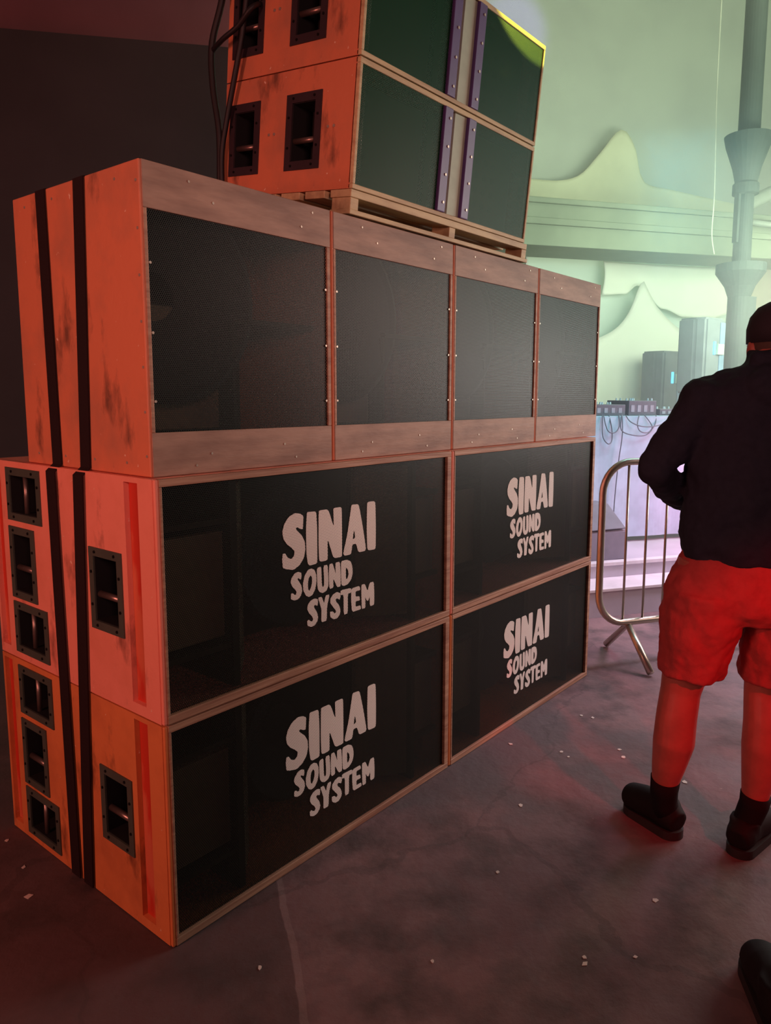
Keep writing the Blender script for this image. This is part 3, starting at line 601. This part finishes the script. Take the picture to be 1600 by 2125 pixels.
cp = [[(3.30, 4.84, 1.25), (3.28, 4.81, 1.14), (3.38, 4.80, 1.10), (3.50, 4.81, 1.10), (3.56, 4.82, 1.16), (3.50, 4.84, 1.25)],
      [(3.31, 4.85, 1.25), (3.29, 4.81, 1.1), (3.26, 4.80, 0.9), (3.235, 4.79, 0.66), (3.22, 4.78, 0.45), (3.2, 4.76, 0.30)],
      [(3.14, 4.84, 1.25), (3.16, 4.81, 1.14), (3.22, 4.81, 1.12), (3.27, 4.82, 1.17), (3.28, 4.85, 1.25)],
      [(3.46, 4.85, 1.25), (3.42, 4.81, 1.18), (3.44, 4.80, 1.13), (3.52, 4.81, 1.12), (3.60, 4.84, 1.18), (3.62, 4.86, 1.25)],
      [(3.34, 4.85, 1.25), (3.36, 4.81, 1.20), (3.46, 4.80, 1.165), (3.60, 4.81, 1.17), (3.72, 4.83, 1.21), (3.76, 4.86, 1.25)],
      [(3.13, 4.84, 1.25), (3.12, 4.81, 1.10), (3.16, 4.80, 1.04), (3.20, 4.81, 1.06), (3.21, 4.83, 1.15), (3.2, 4.86, 1.25)]]
for q, lb in zip(cp, lab): cable('thin_cable', bgl(q), 0.0042, lb, GJ, plain('grey_cable', (0.12, 0.13, 0.16), 0.6))
bm = bmesh.new(); tube(bm, [(0, 0, 0), (0, 0, 0.004), (0, 0, 0.005), (0, 0, 0.10)], [0.028, 0.028, 0.028, 0.036], 16)
tag(new_obj('plastic_cup', bm, plain('pink_plastic', (0.8, 0.3, 0.3), 0.4), None, B(3.10, 5.30, 1.243), smooth=False), 'small pink cup on the stage table by the player unit', 'cup')

# stage wedge monitor
bm = bmesh.new(); prism(bm, [(0, 0, 0), (0, 0.42, 0), (0, 0.36, 0.36), (0, 0.22, 0.36), (0, 0.0, 0.20)], (0.62, 0, 0)); 
bmesh.ops.bevel(bm, geom=list(bm.edges), offset=0.006, segments=2, affect='EDGES')
wm = empty('wedge_monitor', B(2.42, 4.26, 0.276), BG_ROT + R(6)); new_obj('cabinet', bm, plain('monitor_grey', (0.22, 0.20, 0.24), 0.7), wm)
bm = bmesh.new(); prism(bm, [(0.03, -0.003, 0.215), (0.59, -0.003, 0.215), (0.59, 0.2, 0.357), (0.03, 0.2, 0.357)], (0, -0.004, 0.006)); new_obj('front_grille', bm, plain('monitor_grille', (0.16, 0.15, 0.18), 0.6), wm)
tag(wm, 'grey wedge floor monitor on the stage behind the barrier', 'monitor')

# loudspeakers on poles
PA = plain('pa_cabinet_grey', (0.19, 0.22, 0.24), 0.6); PAB = plain('pa_back_blue', (0.20, 0.30, 0.42), 0.6)
def pa(e, n, z, rot, label):
    r0 = empty('pa_speaker', B(e, n, 0.276), BG_ROT + rot)
    h0 = z - 0.276
    bm = bmesh.new(); prism(bm, [(-0.155, -0.15, h0), (0.155, -0.15, h0), (0.185, -0.05, h0), (0.185, 0.13, h0), (-0.185, 0.13, h0), (-0.185, -0.05, h0)], (0, 0, 0.70)); bmesh.ops.bevel(bm, geom=list(bm.edges), offset=0.02, segments=3, affect='EDGES')
    new_obj('cabinet', bm, PA, r0)
    bm = bmesh.new(); box(bm, (0.07, -0.158, h0 + 0.06), (0.15, -0.148, h0 + 0.66), bev=0.003); new_obj('back_panel', bm, PAB, r0)
    bm = bmesh.new(); box(bm, (0.02, -0.175, h0 + 0.36), (0.12, -0.149, h0 + 0.46), bev=0.004); new_obj('carry_handle', bm, HORN, r0)
    bm = bmesh.new(); box(bm, (-0.03, -0.162, h0 + 0.36), (0.0, -0.149, h0 + 0.48), bev=0.003); new_obj('indicator_light', bm, CYAN, r0)
    bm = bmesh.new(); tube(bm, [(0, 0, 0.25), (0, 0, h0)], 0.02, 10)
    new_obj('pole', bm, BLACK, r0, smooth=True)
    for k in range(3):
        a = k * 2.094 + 0.5; bm = bmesh.new(); tube(bm, [(0, 0, 0.42), (0.28 * math.cos(a), 0.28 * math.sin(a), 0.014)], 0.012, 8); new_obj('leg', bm, BLACK, r0, smooth=True)
    return tag(r0, label, 'speaker', 'loudspeakers on tripods on the stage')
pa(4.92, 5.98, 1.42, R(18), 'larger grey loudspeaker on a pole left of the column, blue light on its back')
pa(5.17, 6.88, 1.165, R(14), 'smaller blue-grey loudspeaker in front of the bright screen above the table')

# screen, and sheets added in the shape of its projected image
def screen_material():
    mt, nt, p = nodes_of('screen_painted_glow'); p.inputs['Roughness'].default_value = 0.9
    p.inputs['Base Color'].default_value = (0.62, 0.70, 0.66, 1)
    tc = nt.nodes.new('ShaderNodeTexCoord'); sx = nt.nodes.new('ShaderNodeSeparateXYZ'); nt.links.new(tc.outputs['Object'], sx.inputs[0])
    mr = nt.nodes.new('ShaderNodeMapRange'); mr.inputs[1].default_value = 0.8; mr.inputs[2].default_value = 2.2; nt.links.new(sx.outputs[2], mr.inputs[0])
    c = mixcol(nt, mr.outputs[0], (0.45, 0.85, 0.75), (0.66, 0.95, 0.42)); nt.links.new(c, p.inputs['Emission Color']); p.inputs['Emission Strength'].default_value = 0.12; return mt  # glow and its gradient painted in for the projector's light
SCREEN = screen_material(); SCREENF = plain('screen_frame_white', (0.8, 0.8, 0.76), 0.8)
PROJ_SHEET = plain('projected_pale', (0.94, 0.95, 0.84), 0.9, var=(0.90, 0.92, 0.80), scale=2, spec=0.1)  # pale tone of the projected light, put into the sheet colour
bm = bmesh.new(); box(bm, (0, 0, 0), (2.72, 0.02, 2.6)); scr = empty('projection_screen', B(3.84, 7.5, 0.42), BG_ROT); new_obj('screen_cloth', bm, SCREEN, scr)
for x in (-0.02, 2.70):
    bm = bmesh.new(); box(bm, (x, -0.005, -0.145), (x + 0.03, 0.03, 2.62), bev=0.003); new_obj('frame_post', bm, SCREENF, scr)
tag(scr, 'large pale projection screen under the beam behind the stage', 'screen')
def relief(name, pts_top, z_bot, loc, mat, bulge, nx=60, nz=16, seed=0):
    """sheet standing for projected light, hanging from a top line (x, z) to z_bot with soft folds and real fullness"""
    bm = bmesh.new(); cur = catmull([(a, 0, b) for a, b in pts_top], 10); g = []
    xs0, xs1 = pts_top[0][0], pts_top[-1][0]
    def top(x):
        for a, b in zip(cur, cur[1:]):
            if a.x <= x <= b.x: return a.z + (b.z - a.z) * (x - a.x) / max(b.x - a.x, 1e-6)
        return cur[-1].z
    for j in range(nz + 1):
        t = j / nz; row = []
        for i in range(nx + 1):
            x = xs0 + (xs1 - xs0) * i / nx; zt = top(x); zb = z_bot(x) if callable(z_bot) else z_bot
            y = -bulge * math.sin(math.pi * min(t * 1.1, 1)) * (0.8 + 0.2 * math.sin(x * 4 + seed)) - 0.006 * math.sin(x * 15 + t * 3 + seed) * t
            row.append(bm.verts.new((x, y, zt + (zb - zt) * t)))
        g.append(row)
    for a, b in zip(g, g[1:]):
        for i in range(nx): bm.faces.new((a[i], a[i + 1], b[i + 1], b[i]))
    o = new_obj(name, bm, mat, None, loc, (0, 0, BG_ROT), smooth=True); s = o.modifiers.new('thick', 'SOLIDIFY'); s.thickness = 0.006; return o
o = relief('projected_peak', [(3.85, 1.90), (4.4, 1.96), (4.78, 2.10), (4.98, 2.30), (5.10, 2.58), (5.15, 2.66), (5.20, 2.60), (5.36, 2.38), (5.62, 2.18), (5.95, 2.02), (6.48, 1.85)], 0.95, B(0, 7.26, 0), PROJ_SHEET, 0.05); tag(o, 'tent-like peak of the projected image, built as a pale sheet before the screen', 'projected_image')  # added sheet, gives the projected peak a solid shape
SW = [(4.7, 2.50), (5.0, 2.52), (5.15, 2.62), (5.3, 2.50), (5.5, 2.38), (5.8, 2.30), (6.2, 2.30), (6.46, 2.36)]
def patch_bottom(x):
    for a, b in zip(SW, SW[1:]):
        if x <= b[0]: t = max(0, (x - a[0]) / (b[0] - a[0])); t = t * t * (3 - 2 * t); return a[1] + (b[1] - a[1]) * t
    return SW[-1][1]
o = relief('projected_patch', [(4.7, 2.86), (5.3, 2.86), (6.46, 2.88)], patch_bottom, B(0, 7.36, 0), PROJ_SHEET, 0.04, seed=2); tag(o, 'yellowish part of the projected image, built as a sheet over the screen top', 'projected_image')  # added sheet for the yellow upper part of the projected image
o = relief('projector_spill', [(2.7, 3.80), (3.9, 3.72), (4.45, 3.78), (4.75, 4.05), (4.98, 4.32), (5.12, 4.32), (5.26, 4.1), (5.36, 3.82), (5.8, 3.76), (6.7, 3.68)], 3.2, B(0, 7.62, 0), plain('spill_yellow_green', (0.86, 0.86, 0.62), 0.9, scale=1.5, spec=0.1), 0.03, seed=4); tag(o, 'projector spill on the wall above the beam, built as a humped pale sheet', 'projected_image')  # added sheet: projector light on the wall, put into shape and colour
cable('hanging_cord', bgl([(5.25, 6.35, 6.39), (5.25, 6.35, 4.5), (5.27, 6.35, 3.9), (5.29, 6.35, 3.35), (5.285, 6.35, 3.0), (5.32, 6.34, 2.80)]), 0.006, 'pale cord hanging down beside the iron column', None, plain('pale_cord', (0.9, 0.9, 0.75), 0.6))
PIPE = plain('pale_pipe', (0.24, 0.26, 0.22), 0.5)
bm = bmesh.new(); tube(bm, catmull([(0, 0, 0), (0.5, 0, 0.22), (0.9, 0, 0.30), (2.2, 0, 0.33)], 6), 0.07, 12); tube(bm, [(0.1, 0.0, -0.15), (0.4, 0, -0.16), (2.2, 0, -0.18)], 0.03, 10)
tag(new_obj('duct_pipe', bm, PIPE, None, B(5.62, 6.3, 3.28), (0, 0, BG_ROT), smooth=True), 'pale bent duct beyond the iron column above the person', 'pipe')

# ---------------------------------------------------------------- person seen from behind
PX = Vector((1.3621, -0.9552, 0)); PROT = math.atan2(-0.78604, 0.61818)
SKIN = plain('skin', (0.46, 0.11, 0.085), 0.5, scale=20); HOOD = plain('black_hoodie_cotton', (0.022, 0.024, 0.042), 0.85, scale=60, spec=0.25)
SHORT = plain('red_shorts_cotton', (0.48, 0.065, 0.065), 0.8, var=(0.40, 0.05, 0.052), scale=25, bump=0.1, spec=0.2)
CAPM = plain('dark_cap_cloth', (0.035, 0.028, 0.04), 0.8, spec=0.3); HAIR = plain('cropped_hair', (0.10, 0.055, 0.045), 0.8, scale=90)
SHOE = plain('black_shoe_leather', (0.010, 0.007, 0.008), 0.75, spec=0.2); SOCK = plain('black_sock', (0.010, 0.008, 0.010), 0.9, spec=0.15)
P = empty('person', PX, PROT)
def remesh(o, vox, sm=6, disp=None):
    a = o.modifiers.new('union', 'REMESH'); a.mode = 'VOXEL'; a.voxel_size = vox; a.use_smooth_shade = True
    b = o.modifiers.new('soften', 'SMOOTH'); b.factor = 0.5; b.iterations = sm
    if disp:
        t = bpy.data.textures.new(o.name + '_folds', 'CLOUDS'); t.noise_scale = disp[1]
        c = o.modifiers.new('folds', 'DISPLACE'); c.texture = t; c.strength = disp[0]; c.mid_level = 0.5
    return o
# body
bm = bmesh.new()
hc = Vector((0.088, 0.050, 1.567))
ellipsoid(bm, hc, (0.075, 0.095, 0.105), 24); ellipsoid(bm, hc + Vector((0, 0.03, -0.055)), (0.057, 0.066, 0.068), 20)
ellipsoid(bm, hc + Vector((0, 0.105, -0.018)), (0.012, 0.02, 0.026), 12)
for s in (-1, 1):
    ellipsoid(bm, hc + Vector((s * 0.077, 0.0, -0.035)), (0.010, 0.02, 0.032), 12)
    ellipsoid(bm, hc + Vector((s * 0.03, 0.085, 0.012)), (0.02, 0.012, 0.008), 10)
tube(bm, [(0.06, -0.01, 1.42), (0.068, 0.008, 1.50), (0.08, 0.035, 1.55)], [0.062, 0.056, 0.056], 16)
loft(bm, [(0.03, 0, 0.86, .15, .10), (0.03, 0, 1.1, .15, .10), (0.035, 0, 1.35, .17, .10), (0.05, 0, 1.44, .10, .07)])
# legs
tube(bm, [(-0.09, 0, 0.90), (-0.125, 0.0, 0.70), (-0.160, 0.0, 0.50), (-0.172, -0.01, 0.42), (-0.178, -0.015, 0.34), (-0.184, 0.0, 0.26), (-0.187, 0.02, 0.18), (-0.178, 0.04, 0.10), (-0.165, 0.045, 0.06)], [.095, .085, .060, .061, .0625, .052, .040, .036, .036], 20)
tube(bm, [(0.13, 0, 0.90), (0.115, -0.01, 0.70), (0.090, -0.02, 0.50), (0.086, -0.04, 0.42), (0.082, -0.05, 0.34), (0.076, -0.05, 0.26), (0.070, -0.045, 0.18), (0.055, -0.04, 0.10), (0.05, -0.035, 0.06)], [.095, .085, .060, .061, .0625, .052, .040, .036, .036], 20)
for a, b in (((-0.155, 0.05, 0.045), (-0.235, 0.165, 0.035)), ((0.055, -0.03, 0.045), (0.15, 0.06, 0.035))):
    tube(bm, [a, b], [0.032, 0.026], 12)
# arms, hands
elbL = Vector((-0.272, -0.005, 1.185)); wrL = Vector((-0.10, 0.235, 1.055)); elbR = Vector((0.315, -0.005, 1.195)); wrR = Vector((0.15, 0.24, 1.10))
for sh, el, wr, s in (((-0.125, 0, 1.395), elbL, wrL, 1), ((0.185, 0, 1.395), elbR, wrR, -1)):
    tube(bm, [sh, el], [0.045, 0.036], 14); tube(bm, [el, wr], [0.036, 0.026], 14)
    d = (wr - el).normalized(); pc = wr + d * 0.045
    side = d.cross(Vector((0, 0, 1))).normalized(); up = side.cross(d)
    tube(bm, [wr, wr + d * 0.03, wr + d * 0.085], [(0.026, 0.02), (0.038, 0.016), (0.04, 0.014)], 14)
    for k, (L_, of) in enumerate(((0.070, -0.030), (0.080, -0.010), (0.075, 0.010), (0.060, 0.029))):
        base = wr + d * 0.078 + up * of * 1.0
        p1 = base + d * L_ * 0.45 + side * 0.004 * s; p2 = p1 + d * L_ * 0.25 - side * 0.018 * -s; p3 = p2 - side * 0.02 * -s
        tube(bm, [base, p1, p2, p3], [0.0095, 0.009, 0.008, 0.007], 8)
    tb = wr + d * 0.03 + up * 0.03; tube(bm, [tb, tb + up * 0.022 + d * 0.03, tb + up * 0.026 + d * 0.058], [0.012, 0.010, 0.008], 8)
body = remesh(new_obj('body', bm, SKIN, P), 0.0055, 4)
# face details
bm = bmesh.new()
for s in (-1, 1): ellipsoid(bm, hc + Vector((s * 0.029, 0.091, -0.002)), (0.012, 0.006, 0.006), 12)
new_obj('eyes', bm, plain('eye_white', (0.8, 0.78, 0.75), 0.3), P, smooth=True)
bm = bmesh.new(); ellipsoid(bm, hc + Vector((0, 0.094, -0.062)), (0.024, 0.008, 0.008), 12); new_obj('mouth', bm, plain('lips', (0.5, 0.2, 0.18), 0.5), P, smooth=True)
# hair band below the cap
bm = bmesh.new(); loft(bm, [(hc.x, hc.y - 0.006, hc.z - 0.058, 0.062, 0.080), (hc.x, hc.y - 0.006, hc.z - 0.03, 0.076, 0.0935), (hc.x, hc.y - 0.004, hc.z + 0.02, 0.079, 0.095)], 28)
for v in bm.verts:
    if v.co.y > hc.y + 0.03: v.co.y = hc.y + 0.03; v.co.x = hc.x + (v.co.x - hc.x) * 0.6
new_obj('hair', bm, HAIR, P, smooth=True)
# cap
bm = bmesh.new(); loft(bm, [(hc.x, hc.y, hc.z - 0.012, 0.0815, 0.101), (hc.x, hc.y, hc.z + 0.03, 0.083, 0.103), (hc.x, hc.y, hc.z + 0.065, 0.075, 0.094), (hc.x, hc.y, hc.z + 0.093, 0.055, 0.070), (hc.x, hc.y, hc.z + 0.108, 0.028, 0.036), (hc.x, hc.y, hc.z + 0.112, 0.006, 0.008)], 32)
disc(bm, (hc.x, hc.y, hc.z + 0.115), 0.008, (0, 0, 1), 0.008, 12)
cap = new_obj('cap', bm, CAPM, P, smooth=True)
bm = bmesh.new(); loft(bm, [(hc.x + 0.01, hc.y + 0.115, hc.z - 0.012, 0.042, 0.060), (hc.x + 0.01, hc.y + 0.115, hc.z - 0.004, 0.040, 0.058)], 28); new_obj('cap_brim', bm, CAPM, cap)
# hoodie
bm = bmesh.new()
loft(bm, [(0.028, 0, 0.915, .196, .135), (0.028, 0, 0.95, .208, .148), (0.028, 0, 1.02, .210, .145), (0.028, 0, 1.15, .204, .142), (0.03, 0, 1.27, .204, .142), (0.03, 0, 1.37, .208, .136), (0.035, -0.005, 1.425, .185, .118), (0.05, -0.005, 1.465, .125, .10), (0.065, 0, 1.50, .085, .082), (0.07, 0.01, 1.53, .075, .078)], 32)
for sh, el, wr in (((-0.13, 0, 1.385), elbL, wrL), ((0.19, 0, 1.385), elbR, wrR)):
    sh = Vector(sh); ellipsoid(bm, sh, (0.080, 0.080, 0.074), 18)
    tube(bm, [sh, sh.lerp(el, 0.5), el + (el - sh).normalized() * 0.01], [0.074, 0.062, 0.049], 18); ellipsoid(bm, el, (0.050, 0.052, 0.056), 16); tube(bm, [el, el.lerp(wr, 0.5), wr], [0.050, 0.050, 0.038], 16); tube(bm, [Vector((0.05, 0, 1.44)), sh.lerp(Vector((0.05, 0, 1.43)), 0.12)], [0.075, 0.070], 16)
ellipsoid(bm, (0.075, -0.105, 1.425), (0.135, 0.055, 0.085), 20, rot=Matrix.Rotation(R(-18), 3, 'X').to_quaternion()); ellipsoid(bm, (0.07, -0.045, 1.505), (0.10, 0.06, 0.035), 20)
remesh(new_obj('hoodie', bm, HOOD, P), 0.008, 4, (0.026, 0.075))
# shorts
bm = bmesh.new()
loft(bm, [(0.028, 0, 0.955, .185, .128), (0.025, 0, 0.90, .215, .142), (0.022, 0, 0.84, .240, .155), (0.02, 0, 0.78, .240, .155), (0.02, 0, 0.735, .215, .125)], 30)
loft(bm, [(-0.095, 0, 0.82, .125, .140), (-0.105, 0, 0.74, .124, .135), (-0.120, 0, 0.65, .108, .118), (-0.134, 0, 0.555, .094, .105)], 24)
loft(bm, [(0.140, -.005, 0.82, .125, .140), (0.140, -.01, 0.74, .118, .135), (0.128, -.015, 0.64, .112, .118), (0.112, -0.02, 0.540, .098, .105)], 24)
remesh(new_obj('shorts', bm, SHORT, P), 0.007, 3, (0.020, 0.06))
# socks and shoes
for cen, path, rr in ((0, [(-0.165, 0.045, 0.07), (-0.178, 0.04, 0.11), (-0.187, 0.022, 0.16), (-0.188, 0.012, 0.205)], [.041, .041, .043, .0455]), (1, [(0.05, -0.035, 0.06), (0.055, -0.04, 0.10), (0.068, -0.046, 0.15), (0.072, -0.048, 0.185)], [.041, .041, .043, .0455])):
    bm = bmesh.new(); tube(bm, path, rr, 18); new_obj('sock', bm, SOCK, P, smooth=True)
def shoe(parent, heel, toe, name='shoe'):
    heel = Vector(heel); toe = Vector(toe); d = (toe - heel); L_ = d.length; d.normalize(); ang = math.atan2(d.y, d.x)
    r0 = None
    bm = bmesh.new()
    tube(bm, [(0.0, 0, 0.055), (0.03, 0, 0.062), (0.09, 0, 0.068), (0.15, 0, 0.058), (0.205, 0, 0.048), (L_, 0, 0.036)], [(0.035, 0.035), (0.044, 0.050), (0.045, 0.052), (0.051, 0.050), (0.049, 0.042), (0.032, 0.028)], 18)
    tube(bm, [(0.062, 0, 0.05), (0.058, 0, 0.085), (0.056, 0, 0.108)], [0.044, 0.045, 0.045], 18)
    o = remesh(new_obj(name, bm, SHOE, parent, heel, (0, 0, ang)), 0.006, 4)
    bm = bmesh.new(); n = 14; pts = []
    for k in range(n): a = math.pi / 2 + math.pi * k / (n - 1); pts.append((0.035 + 0.040 * math.cos(a), 0.042 * math.sin(a), 0.0))
    for k in range(n): a = -math.pi / 2 + math.pi * k / (n - 1); pts.append((L_ - 0.045 + 0.055 * math.cos(a), 0.050 * math.sin(a), 0.0))
    prism(bm, pts, (0, 0, 0.028)); new_obj('sole', bm, plain('shoe_sole', (0.016, 0.013, 0.014), 0.7), o)
    return o
shoe(P, (-0.140, 0.005, 0.0), (-0.240, 0.195, 0.0)); shoe(P, (0.004, -0.085, 0.0), (0.175, 0.080, 0.0))
tag(P, 'person seen from behind in dark cap, black hoodie, red shorts, black socks and shoes', 'person')
o = shoe(None, (0.662, -1.285, 0.0), (0.872, -1.172, 0.0), 'black_shoe'); tag(o, 'lone black shoe on the concrete in the lower right corner', 'shoe')

# ---------------------------------------------------------------- litter on the floor
PAPER = plain('paper_scrap', (0.75, 0.68, 0.62), 0.7)
spots = [(1.65, -.74), (1.69, -.49), (.78, -.48), (.63, -.83), (.61, -.84), (.71, -.93), (1.74, -.45), (1.94, -.19), (1.95, -.24), (1.58, -.28), (1.56, -.32), (-.05, .81), (-.08, .63), (-.13, .49), (.1, -.22), (1.14, -.35), (.38, -.54), (.95, -.89), (1.51, -.09)]
rn = random.Random(11)
scrap_labels = ['pale scrap just right of the left shoe', "pale scrap left of the person's left calf on bare concrete", 'pale scrap in the dark stain in mid floor',
 'larger of two close scraps in the lower centre floor',
 'smaller of two close scraps in the lower centre floor',
 'scrap right of the close pair in the lower centre floor',
 'scrap nearest the barrier foot among those by the left sock',
 'scrap under the lettering end of the far cabinet row',
 'scrap beside the last one near the far cabinet corner',
 'left scrap of a pair between stack and person',
 'right scrap of a pair between stack and person',
 'farthest scrap along the orange side of the stack',
 'middle scrap along the orange side of the stack',
 'near scrap along the orange side of the stack',
 'scrap on the floor right below the near stack corner',
 'scrap beside the middle of the lowest cabinets on the floor',
 'scrap below the pour joint near the bottom of the photo',
 'scrap in front of the two shoes of the person',
 'scrap close against the far lowest cabinet']
for (x, y), slab in zip(spots, scrap_labels):
    bm = bmesh.new(); k = rn.randint(4, 6); s = rn.uniform(0.005, 0.013)
    pts = [(s * rn.uniform(.6, 1.3) * math.cos(6.283 * i / k), s * rn.uniform(.5, 1) * math.sin(6.283 * i / k), 0.0) for i in range(k)]
    prism(bm, pts, (0, 0, 0.0015)); o = new_obj('paper_scrap', bm, PAPER, None, (x, y, 0.0005), (0, 0, rn.random() * 3)); 
    tag(o, 'tiny ' + slab, 'litter', 'pale scraps on the floor')
